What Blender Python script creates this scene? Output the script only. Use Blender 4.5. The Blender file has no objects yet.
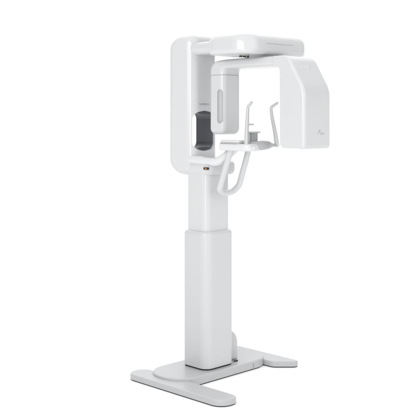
import bpy, bmesh, math
from mathutils import Vector, Matrix

scene = bpy.context.scene
COL = scene.collection
R = math.radians

# ------------------------------------------------------------------ materials
def mat(name, rgb, rough=.4, metal=0.0, spec=.5, var=.015, bump=.0, bscale=400, coat=0.0):
    m = bpy.data.materials.new(name); m.use_nodes = True
    nt = m.node_tree; n = nt.nodes; b = n['Principled BSDF']
    b.inputs['Roughness'].default_value = rough
    b.inputs['Metallic'].default_value = metal
    b.inputs['Specular IOR Level'].default_value = spec
    b.inputs['Coat Weight'].default_value = coat
    b.inputs['Coat Roughness'].default_value = .12
    tc = n.new('ShaderNodeTexCoord')
    nz = n.new('ShaderNodeTexNoise'); nz.inputs['Scale'].default_value = 6; nz.inputs['Detail'].default_value = 5
    nt.links.new(tc.outputs['Object'], nz.inputs['Vector'])
    mx = n.new('ShaderNodeMix'); mx.data_type = 'RGBA'
    mx.inputs[6].default_value = (*[max(0, c * (1 - var)) for c in rgb], 1)
    mx.inputs[7].default_value = (*[min(1, c * (1 + var)) for c in rgb], 1)
    nt.links.new(nz.outputs['Fac'], mx.inputs[0])
    nt.links.new(mx.outputs[2], b.inputs['Base Color'])
    rr = n.new('ShaderNodeMapRange')
    rr.inputs['To Min'].default_value = rough - .02; rr.inputs['To Max'].default_value = rough + .03
    nt.links.new(nz.outputs['Fac'], rr.inputs['Value'])
    if rough > .36: nt.links.new(rr.outputs['Result'], b.inputs['Roughness'])   # glossy mouldings are evenly smooth
    if bump:
        n2 = n.new('ShaderNodeTexNoise'); n2.inputs['Scale'].default_value = bscale; n2.inputs['Detail'].default_value = 2
        nt.links.new(tc.outputs['Object'], n2.inputs['Vector'])
        bp = n.new('ShaderNodeBump'); bp.inputs['Strength'].default_value = bump; bp.inputs['Distance'].default_value = .001
        nt.links.new(n2.outputs['Fac'], bp.inputs['Height'])
        nt.links.new(bp.outputs['Normal'], b.inputs['Normal'])
    return m

M = {
    'white':  mat('white_plastic', (.578, .583, .588), .20, bump=.03),
    'column': mat('white_painted_steel', (.55, .555, .56), .20, bump=.06),
    'base':   mat('pale_grey_paint', (.455, .46, .47), .32, bump=.10, bscale=250),
    'bright': mat('gloss_white_plastic', (.65, .655, .66), .18),
    'grey':   mat('grey_plastic', (.40, .405, .41), .4),
    'clear':  mat('satin_grey_tube', (.56, .57, .58), .18),
    'rod':    mat('satin_light_grey', (.51, .515, .52), .32, metal=.1),
    'dark':   mat('dark_mirror_grey', (.085, .092, .105), .3, spec=.35, var=.06),
    'black':  mat('matt_black', (.02, .02, .02), .6),
    'letter': mat('grey_print', (.30, .31, .33), .5),
    'faint':  mat('pale_grey_print', (.42, .425, .43), .5),
    'groove_shade': mat('shaded_white_plastic', (.46, .465, .47), .4),
    'orange': mat('orange_plastic', (.36, .15, .04), .4),
    'floor':  mat('white_studio_floor', (.93, .93, .93), .9, spec=.0, var=.004),
}

# ------------------------------------------------------------------ mesh helpers
def rounded(pts, inset=0.0, seg=8):
    """closed outline; pts are (u, v, radius) counter-clockwise, edges moved inwards by inset"""
    n = len(pts)
    P = [Vector((p[0], p[1])) for p in pts]
    A = sum(P[i].x * P[(i + 1) % n].y - P[(i + 1) % n].x * P[i].y for i in range(n))
    rad = [p[2] for p in pts]
    if A < 0:
        P.reverse(); rad.reverse()
    out = []
    for i in range(n):
        a, b, c = P[i - 1], P[i], P[(i + 1) % n]
        d1 = (b - a).normalized(); d2 = (c - b).normalized()
        n1 = Vector((-d1.y, d1.x)); n2 = Vector((-d2.y, d2.x))
        cr = d1.x * d2.y - d1.y * d2.x
        dot = max(-1, min(1, d1.dot(d2)))
        k = inset / max(.05, 1 + dot)
        q = b + (n1 + n2) * k
        th = math.acos(dot)
        r = max(.0004, rad[i] - inset) if cr >= 0 else rad[i] + inset
        t = r * math.tan(th / 2)
        s0 = q - d1 * t
        sg = 1 if cr >= 0 else -1
        cen = s0 + n1 * r * sg
        v0 = s0 - cen
        for j in range(seg + 1):
            an = sg * th * j / seg
            ca, sa = math.cos(an), math.sin(an)
            out.append((cen.x + v0.x * ca - v0.y * sa, cen.y + v0.x * sa + v0.y * ca))
    return out

def place(axis, u, v, h):
    return (u, v, h) if axis == 'z' else (u, h, v) if axis == 'y' else (h, u, v)

def loft(sections, cap=True, bm=None):
    bm = bm or bmesh.new()
    rings = [[bm.verts.new(p) for p in s] for s in sections]
    n = len(rings[0])
    for a, b in zip(rings, rings[1:]):
        for i in range(n):
            bm.faces.new((a[i], a[(i + 1) % n], b[(i + 1) % n], b[i]))
    if cap:
        bm.faces.new(list(reversed(rings[0]))); bm.faces.new(rings[-1])
    return bm

def pillow(pts, axis, lo, hi, r0, r1=None, seg=8, rs=7, bm=None):
    """outline extruded along axis from lo to hi with rounded rims"""
    r1 = r0 if r1 is None else r1
    sec = []
    for j in range(rs + 1):
        a = math.pi / 2 * j / rs
        sec.append([place(axis, u, v, lo + r0 * (1 - math.cos(a))) for u, v in rounded(pts, r0 * (1 - math.sin(a)), seg)])
    for j in range(rs + 1):
        a = math.pi / 2 * (1 - j / rs)
        sec.append([place(axis, u, v, hi - r1 * (1 - math.cos(a))) for u, v in rounded(pts, r1 * (1 - math.sin(a)), seg)])
    return loft(sec, True, bm)

def rect(u0, u1, v0, v1, r):
    return [(u0, v0, r), (u1, v0, r), (u1, v1, r), (u0, v1, r)]

def spline(pts, per=8):
    P = [Vector(p) for p in pts]
    P = [P[0] * 2 - P[1]] + P + [P[-1] * 2 - P[-2]]
    out = []
    for i in range(1, len(P) - 2):
        p0, p1, p2, p3 = P[i - 1:i + 3]
        for j in range(per):
            t = j / per
            out.append(.5 * ((2 * p1) + (p2 - p0) * t + (2 * p0 - 5 * p1 + 4 * p2 - p3) * t * t + (3 * p1 - p0 - 3 * p2 + p3) * t ** 3))
    out.append(P[-2])
    return out

def tube(path, rad, seg=20, flat=1.0, bm=None, round_ends=True, pw=2.0):
    """circular / squircle sweep along path; rad: number or list at equal steps; flat scales the vertical half-axis"""
    n = len(path)
    def rr(t):
        if not isinstance(rad, (list, tuple)): return rad
        x = t * (len(rad) - 1); i = min(int(x), len(rad) - 2)
        return rad[i] + (rad[i + 1] - rad[i]) * (x - i)
    pts = [Vector(p) for p in path]
    tang = [(pts[min(i + 1, n - 1)] - pts[max(i - 1, 0)]).normalized() for i in range(n)]
    up = Vector((0, 0, 1))
    if abs(tang[0].dot(up)) > .9: up = Vector((1, 0, 0))
    nrm = (up - tang[0] * up.dot(tang[0])).normalized()
    frames = []
    for i in range(n):
        nrm = (nrm - tang[i] * nrm.dot(tang[i])).normalized()
        frames.append((pts[i], tang[i], nrm.copy(), tang[i].cross(nrm), rr(i / (n - 1))))
    def sp(x): return math.copysign(abs(x) ** (2 / pw), x)
    def ring(c, a, b, r):
        return [tuple(c + a * (r * flat * sp(math.cos(2 * math.pi * k / seg))) + b * (r * sp(math.sin(2 * math.pi * k / seg)))) for k in range(seg)]
    sec = []
    if round_ends:
        c, t, a, b, r = frames[0]
        for j in range(1, 6):
            an = math.pi / 2 * j / 6
            sec.append(ring(c - t * (r * math.cos(an)), a, b, r * math.sin(an)))
    for c, t, a, b, r in frames: sec.append(ring(c, a, b, r))
    if round_ends:
        c, t, a, b, r = frames[-1]
        for j in range(5, 0, -1):
            an = math.pi / 2 * j / 6
            sec.append(ring(c + t * (r * math.cos(an)), a, b, r * math.sin(an)))
    return loft(sec, True, bm)

def obj(name, bm, m, parent=None, wn=True, sharp=38):
    bmesh.ops.recalc_face_normals(bm, faces=bm.faces[:])
    me = bpy.data.meshes.new(name); bm.to_mesh(me); bm.free()
    for p in me.polygons: p.use_smooth = True
    me.set_sharp_from_angle(angle=R(sharp))
    o = bpy.data.objects.new(name, me); COL.objects.link(o)
    me.materials.append(M[m])
    if parent: o.parent = parent
    if wn:
        w = o.modifiers.new('normals', 'WEIGHTED_NORMAL'); w.keep_sharp = True; w.weight = 80
    return o

def cut(o, bm, sharp=38):
    """carve bm out of o and keep the result as o's own mesh"""
    bmesh.ops.recalc_face_normals(bm, faces=bm.faces[:])
    me = bpy.data.meshes.new('cutter'); bm.to_mesh(me); bm.free()
    c = bpy.data.objects.new('cutter', me); COL.objects.link(c)
    par = o.parent; o.parent = None
    mods = [x for x in o.modifiers]
    for x in mods: x.show_viewport = False
    b = o.modifiers.new('cut', 'BOOLEAN'); b.operation = 'DIFFERENCE'; b.object = c; b.solver = 'EXACT'
    bpy.context.view_layer.update()
    dg = bpy.context.evaluated_depsgraph_get()
    new = bpy.data.meshes.new_from_object(o.evaluated_get(dg))
    o.modifiers.remove(b)
    for x in mods: x.show_viewport = True
    o.data = new; new.name = o.name
    for p in new.polygons: p.use_smooth = True
    new.set_sharp_from_angle(angle=R(sharp))
    bpy.data.objects.remove(c); o.parent = par

def text(name, s, size, m, parent, mw, ext=.0008, xs=1.0, shear=0.0):
    cu = bpy.data.curves.new(name, 'FONT'); cu.body = s; cu.size = size; cu.extrude = ext
    cu.align_x = 'CENTER'; cu.align_y = 'CENTER'; cu.shear = shear; cu.offset = size * .012
    t = bpy.data.objects.new(name + '_tmp', cu); COL.objects.link(t)
    bpy.context.view_layer.update()
    me = bpy.data.meshes.new_from_object(t.evaluated_get(bpy.context.evaluated_depsgraph_get()))
    bpy.data.objects.remove(t)
    me.transform(Matrix.Diagonal((xs, 1, 1, 1))); me.transform(mw)
    me.name = name
    o = bpy.data.objects.new(name, me); COL.objects.link(o); o.parent = parent
    me.materials.clear(); me.materials.append(M[m])
    return o

def facing_x(x, y, z):      # lettering plane that faces local +x
    return Matrix.Translation((x, y, z)) @ Matrix(((0, 0, 1, 0), (1, 0, 0, 0), (0, 1, 0, 0), (0, 0, 0, 1)))

# ------------------------------------------------------------------ ground
bm = bmesh.new()
S = 400
vs = [bm.verts.new(p) for p in ((-S, -S, 0), (S, -S, 0), (S, S, 0), (-S, S, 0))]
bm.faces.new(vs)
g = obj('ground', bm, 'floor', wn=False); g['kind'] = 'structure'
g['label'] = 'plain white studio floor under the x-ray machine'

# ------------------------------------------------------------------ the machine
root = bpy.data.objects.new('dental_xray_machine', None); COL.objects.link(root)
s2 = math.sqrt(.5)
root.location = ((.14 - .12) * s2, (-.14 - .12) * s2, 0); root.rotation_euler = (0, 0, R(-45))
root['label'] = 'white floor-standing panoramic dental x-ray machine on a pale grey forked base'
root['category'] = 'x-ray machine'

# base: two feet joined by a rounded beam plate
legA = [(-.30, -.472, .075), (.562, -.472, .085), (.562, -.315, .055), (-.30, -.315, .075)]
legC = [(-.30, .395, .07), (.20, .395, .05), (.306, .50, .030), (.306, .545, .022), (-.30, .545, .07)]
for pts in (legA, legC):
    l = obj('base_leg', pillow(pts, 'z', .006, .042, .003, .010, seg=10), 'base', root)
    obj('foot_gap_pad', 
        loft([[place('z', u, v, h) for u, v in rounded(pts, .005, 10)] for h in (.0005, .0055)]), 'black', l, wn=False)  # black of the pad doubles as gap shade under the leg
plate = [(-.215, -.405, .17), (.142, -.405, .17), (.142, .475, .17), (-.215, .475, .17)]
beam = obj('base_beam', pillow(plate, 'z', .0062, .058, .003, .012, seg=14), 'base', root)
obj('foot_gap_pad', loft([[place('z', u, v, h) for u, v in rounded([(-.21, -.31, .01), (.137, -.31, .01), (.137, .39, .08), (-.21, .39, .08)], 0, 8)] for h in (.0006, .0058)]), 'black', beam, wn=False)  # black pad, also the painted gap shade under the beam
obj('seam_strip', pillow(rect(.262, .272, .012, .044, .002), 'x', .1405, .1432, .0006, rs=2), 'letter', beam)

# column
lowp = [(-.125, -.132, .034), (.099, -.137, .060), (.099, .128, .045), (-.125, .132, .034)]
upp = [(-.108, -.112, .028), (.078, -.116, .045), (.078, .110, .035), (-.108, .112, .028)]
lower = obj('column_sleeve', pillow(lowp, 'z', .067, .948, .002, .022, seg=12), 'column', root)
obj('column_gap_shade', loft([[place('z', u, v, h) for u, v in rounded(lowp, .004, 10)] for h in (.0582, .0675)]), 'black', lower, wn=False)  # black filler painted in for the shadow gap under the column
obj('inner_column', pillow(upp, 'z', .90, 1.36, .004, seg=10), 'white', root)
# rounded cable cover at the foot of the column
obj('cable_cover', pillow([(.10, .0585, .004), (.236, .0585, .004), (.236, .218, .085), (.175, .262, .05), (.10, .285, .02)], 'x', -.115, .03, .014), 'column', root)
obj('dark_dash', tube([(.060, .168, .0620), (.066, .190, .0620)], .0048), 'black', root)  # short dark dash beside the column foot

# carriage and tall head frame with the see-through mirror recess
obj('carriage', pillow([(-.13, -.121, .05), (.105, -.121, .05), (.105, .155, .05), (-.13, .155, .05)], 'z', 1.308, 1.398, .035, .03), 'white', root)
def widen(x):                      # the frame flares towards its back
    t = max(0, min(1, (-.04 - x) / .21))
    return 1 + t * .42
bm = pillow([(-.250, 1.305, .105), (-.04, 1.305, .06), (-.04, 2.226, .05), (-.250, 2.226, .095)], 'y', -.119, .119, .058, seg=12, rs=12)
for v in bm.verts: v.co.y *= widen(v.co.x)
head = obj('head_frame', bm, 'white', root)
def hole(x, d):
    t = (-.05 - x) / .215
    y0, y1 = -.107 - .012 * t, .092 + .024 * t
    zc0, zc1 = 1.460, 1.732
    return [(x, u, v) for u, v in rounded([(y0, zc0 + .020, .05), ((y0 + y1) / 2, zc0, .18), (y1, zc0 + .020, .05), (y1, zc1 - .020, .05), ((y0 + y1) / 2, zc1, .18), (y0, zc1 - .020, .05)], d, 8)]
cut(head, loft([hole(.05, 0), hole(-.40, 0)]))
# dark lining of the recess
bm = bmesh.new()
ring = [hole(-.068, .0008), hole(-.243, .0008), hole(-.243, .0045), hole(-.068, .0045)]
rv = [[bm.verts.new(p) for p in r] for r in ring]
n = len(rv[0])
for a, b in zip(rv, rv[1:] + rv[:1]):
    for i in range(n): bm.faces.new((a[i], a[(i + 1) % n], b[(i + 1) % n], b[i]))
obj('mirror_recess', bm, 'dark', head)
text('lettering', 'VATECH', .0165, 'letter', head, facing_x(-.0398, -.017, 1.770), xs=1.45)

# stop button under the arm
b = obj('stop_button', pillow(rect(.068, .101, 1.349, 1.364, .003), 'y', -.131, -.110, .002), 'black', root)
obj('button_cap', pillow([(.084, 1.3505, .002), (.099, 1.3505, .002), (.099, 1.362, .002), (.084, 1.362, .002)], 'y', -.134, -.120, .002), 'orange', b)

# overhead neck and overhead unit
obj('overhead_arm', pillow([(-.20, 2.092, .01), (.32, 2.092, .01), (.32, 2.176, .01), (-.20, 2.176, .03)], 'y', -.116, .108, .040, seg=10), 'white', root)
unit = obj('overhead_unit', pillow([(.198, -.276, .110), (.570, -.276, .120), (.570, .333, .085), (.198, .333, .085)], 'z', 2.069, 2.193, .027, .056, seg=12, rs=9), 'white', root)
obj('slot', pillow(rect(-.090, .165, 2.1325, 2.1367, .002), 'x', .562, .5706, .0005, rs=2), 'grey', unit)
sp = obj('spindle', tube([(.44, .02, 2.040), (.44, .02, 2.074)], .105, seg=48, round_ends=False), 'grey', root)
for dy in (-.150, -.118, -.080):
    obj('gap_block', pillow(rect(.408, .422, dy - .009, dy + .009, .003), 'z', 2.0560, 2.0655, .001, rs=2), 'black', sp)  # black blocks put in as the dark shadow gaps below the overhead unit

# rotating arm
prof = [  # outer edge (x, z), inner edge (x, z), half width, corner radius
    (.070, 1.9575, .201, 1.9575, .086, .036), (.070, 1.975, .201, 1.972, .086, .036), (.074, 2.003, .203, 1.983, .086, .036),
    (.092, 2.030, .210, 1.989, .0865, .035), (.125, 2.046, .222, 1.992, .087, .032), (.18, 2.052, .245, 1.993, .088, .030),
    (.26, 2.054, .29, 1.9935, .091, .027), (.36, 2.055, .37, 1.994, .095, .026), (.55, 2.054, .55, 1.994, .111, .024), (.722, 2.053, .722, 1.994, .1262, .018)]
sa = spline([(p[0], p[1], p[4]) for p in prof], 5); sb = spline([(p[2], p[3], p[5]) for p in prof], 5)
sec = []
for a, b in zip(sa, sb):
    o2, i2 = Vector((a[0], a[1])), Vector((b[0], b[1])); d = i2 - o2; L = d.length; d.normalize(); wv, r = a[2], min(b[2], L * .49)
    sec.append([(o2.x + d.x * u, v, o2.y + d.y * u) for u, v in rounded(rect(0, L, -wv, wv, r), 0, 10)])
arm = obj('rotating_arm', loft(sec), 'white', root)
body = obj('tube_housing', pillow([(.66, 2.0528, .001), (.722, 2.0528, .004), (.728, 2.040, .004), (.752, 2.036, .02), (.874, 1.846, .16), (.874, 1.504, .003), (.709, 1.504, .034), (.705, 1.972, .020), (.69, 1.9942, .006), (.66, 1.9942, .001)],
                                  'y', -.127, .127, .004, seg=12), 'white', root)
cover = obj('front_cover', pillow([(.712, 2.0534, .002), (.769, 2.0520, .080), (.893, 1.850, .17), (.893, 1.500, .024), (.8534, 1.500, .001), (.8534, 1.842, .14), (.742, 2.018, .02), (.712, 2.030, .001)],
                                  'y', -.1275, .1275, .020, seg=14, rs=9), 'white', body)
cdir = Vector((.124, 0, -.202)).normalized(); cnor = Vector((-cdir.z, 0, cdir.x))
cmid = Vector((.769, 0, 2.0520)).lerp(Vector((.893, 0, 1.850)), .335)
bm = pillow(rect(-.075, .035, -.004, .004, .0035), 'z', -.003, .0012, .0006, rs=3)
bm.transform(Matrix.Translation(cmid) @ Matrix(((0, -cdir.x, cnor.x, 0), (1, 0, 0, 0), (0, -cdir.z, cnor.z, 0), (0, 0, 0, 1))))
obj('status_strip', bm, 'bright', cover)
bm = tube([(.027, 0, -.001), (.027, 0, .0016)], .0035, round_ends=False)
bm.transform(Matrix.Translation(cmid) @ Matrix(((0, -cdir.x, cnor.x, 0), (1, 0, 0, 0), (0, -cdir.z, cnor.z, 0), (0, 0, 0, 1))))
obj('status_lamp', bm, 'letter', cover)
text('emblem', 'P', .036, 'faint', cover, facing_x(.8932, .010, 1.598), shear=.35)
text('lettering', 'ax-i', .020, 'faint', cover, facing_x(.8932, .043, 1.592), xs=1.2)

# sensor housing hanging from the rear end of the rotating arm
sens = obj('sensor_housing', pillow([(.070, -.086, .036), (.201, -.086, .036), (.201, .086, .036), (.070, .086, .036)], 'z', 1.575, 1.955, .040, .002, seg=12, rs=9), 'white', root)
cut(sens, tube([(.171, -.0835, 1.668), (.171, -.0835, 1.842)], .0215, seg=32))
sens.data.materials.append(M['groove_shade'])  # greyer colour inside the groove is painted shade of the recess
for p in sens.data.polygons:
    vv = [sens.data.vertices[i].co for i in p.vertices]
    if all(1.63 < c.z < 1.88 and (c.x - .171) ** 2 + (c.y + .0835) ** 2 < .0218 ** 2 for c in vv): p.material_index = 1
obj('arm_joint', loft([[place('z', u, v, h) for u, v in rounded([(.070, -.086, .036), (.201, -.086, .036), (.201, .086, .036), (.070, .086, .036)], .004, 12)] for h in (1.9545, 1.9585)]), 'grey', sens, wn=False)

# lower arm, chin platform and the patient's supports
path = spline([(-.20, -.094, 1.410), (-.06, -.0985, 1.408), (.02, -.099, 1.405), (.10, -.095, 1.400), (.155, -.085, 1.404), (.200, -.066, 1.432), (.235, -.045, 1.468), (.262, -.03, 1.495)], 12)
obj('support_arm', tube(path, .0285, seg=28), 'bright', root)
plat = obj('chin_platform', pillow([(.195, -.135, .03), (.46, -.145, .05), (.49, -.05, .05), (.40, .06, .06), (.22, .06, .04)], 'z', 1.476, 1.522, .018, .014, seg=8), 'bright', root)
lip = obj('tray_lip', pillow([(.207, -.132, .022), (.385, -.138, .030), (.385, -.06, .03), (.207, -.06, .02)], 'z', 1.5215, 1.529, .001, .002), 'grey', plat)
obj('tray_pad', pillow([(.212, -.127, .02), (.380, -.133, .03), (.380, -.065, .03), (.212, -.065, .02)], 'z', 1.527, 1.544, .002, .008), 'bright', lip)
hinge = obj('hinge_block', tube(spline([(.445, -.075, 1.508), (.474, -.025, 1.512), (.474, .025, 1.513), (.464, .070, 1.511), (.452, .11, 1.509), (.448, .150, 1.507)], 8), [.028, .031, .027, .016, .010, .009], seg=24, flat=.95, pw=2.6), 'grey', root)  # grey colour includes the shade on the front of the mechanism
obj('knob', tube([(.472, -.106, 1.500), (.492, -.114, 1.500)], .0105), 'bright', hinge)

def temple(x, y0, y1, z0, dx, dz):
    p = spline([(x, y0, z0), (x - .002, y0 * .7 + y1 * .3, z0 + .08), (x - .004, y0 * .2 + y1 * .8, z0 + .17), (x - .004, y1, z0 + .222), (x - .001, y1, z0 + .238), (x + dx * .35, y1 + .002, z0 + .238 + dz * .42), (x + dx, y1 + .006, z0 + .238 + dz)], 8)
    return obj('temple_support', tube(p, [.0150, .0125, .0105, .0095, .0095, .0088], seg=16), 'rod', root)
temple(.436, -.122, -.106, 1.512, .022, .026)
temple(.448, .150, .100, 1.510, .040, .026)

cr = obj('chin_rest', pillow(rect(.372, .412, -.014, .012, .006), 'z', 1.515, 1.590, .003), 'grey', root)
obj('chin_cup', pillow(rect(.362, .420, -.034, .034, .016), 'z', 1.587, 1.597, .003), 'rod', cr)
obj('cup_mount', pillow(rect(.345, .372, -.020, .002, .006), 'z', 1.515, 1.588, .003), 'rod', cr)
obj('bite_rod', tube(spline([(.345, -.024, 1.50), (.345, -.024, 1.60), (.346, -.023, 1.630), (.362, -.016, 1.640), (.386, -.006, 1.641)], 6), [.008, .007, .006, .006, .005], seg=12), 'rod', root)

# U-shaped hand grip under the platform
gp = spline([(.266, -.080, 1.495), (.240, -.081, 1.42), (.206, -.083, 1.33), (.176, -.085, 1.245), (.166, -.079, 1.222), (.159, -.052, 1.203), (.157, -.005, 1.198), (.159, .048, 1.205), (.167, .080, 1.228), (.180, .091, 1.255), (.208, .090, 1.33), (.242, .089, 1.42), (.266, .088, 1.495)], 8)
obj('hand_grip', tube(gp, .0192, seg=24), 'clear', root)

# ------------------------------------------------------------------ camera
cam = bpy.data.cameras.new('camera'); co = bpy.data.objects.new('camera', cam); COL.objects.link(co)
co.location = (0, -6.2, 1.7); co.rotation_euler = (R(90), 0, 0)
cam.sensor_width = 36; cam.lens = 915 / 416 * 36; cam.shift_y = -(208 - 115) / 416
cam.clip_start = .1; cam.clip_end = 2000
scene.camera = co

# ------------------------------------------------------------------ light: white world glow shaped by direction, key softbox, added strip lamp
w = bpy.data.worlds.new('World'); scene.world = w; w.use_nodes = True
nt = w.node_tree; n = nt.nodes; bg = n['Background']
tc = n.new('ShaderNodeTexCoord')
def lobe(d, lo, hi, col):
    vm = n.new('ShaderNodeVectorMath'); vm.operation = 'DOT_PRODUCT'
    nt.links.new(tc.outputs['Generated'], vm.inputs[0]); vm.inputs[1].default_value = Vector(d).normalized()
    mr = n.new('ShaderNodeMapRange'); mr.interpolation_type = 'SMOOTHSTEP'
    mr.inputs['From Min'].default_value = lo; mr.inputs['From Max'].default_value = hi
    mr.inputs['To Min'].default_value = 0; mr.inputs['To Max'].default_value = col
    nt.links.new(vm.outputs['Value'], mr.inputs['Value'])
    return mr.outputs['Result']
def add(a, b):
    m = n.new('ShaderNodeMath'); m.operation = 'ADD'
    if isinstance(a, float): m.inputs[0].default_value = a
    else: nt.links.new(a, m.inputs[0])
    nt.links.new(b, m.inputs[1]); return m.outputs[0]
v = add(.10, lobe((0, 1, .1), .40, .80, 1.13))       # world glow that shows as the white background
v = add(v, lobe((0, 0, 1), .2, 1, 1.28))             # added world glow from above, lifts the floor to white
v = add(v, lobe((-1, -.35, .25), .1, .9, .12))      # added soft world glow from the left
v = add(v, lobe((.80, -.60, .06), .66, 1, 1.5))    # added world glow that brightens the patient-side faces
nt.links.new(v, bg.inputs['Strength'])
bg.inputs['Color'].default_value = (1, 1, 1, 1)

def softbox(name, loc, tgt, size, power):
    l = bpy.data.lights.new(name, 'AREA'); l.shape = 'RECTANGLE'; l.size, l.size_y = size; l.energy = power
    o = bpy.data.objects.new(name, l); COL.objects.link(o); o.location = loc
    o.rotation_euler = (Vector(tgt) - Vector(loc)).to_track_quat('-Z', 'Y').to_euler()
softbox('softbox_key', (-2.0, -4.2, 2.9), (0, 0, 1.3), (2.0, 2.4), 68)
softbox('highlight_strip', (-1.3, -8.2, 1.9), (0, 0, 1.3), (.6, 3.6), 95)  # added lamp behind the camera, for vertical highlights on rounded corners

scene.view_settings.view_transform = 'Standard'; scene.view_settings.look = 'None'
scene.view_settings.exposure = 0; scene.view_settings.gamma = 1
scene.render.engine = 'CYCLES'
scene.cycles.max_bounces = 8
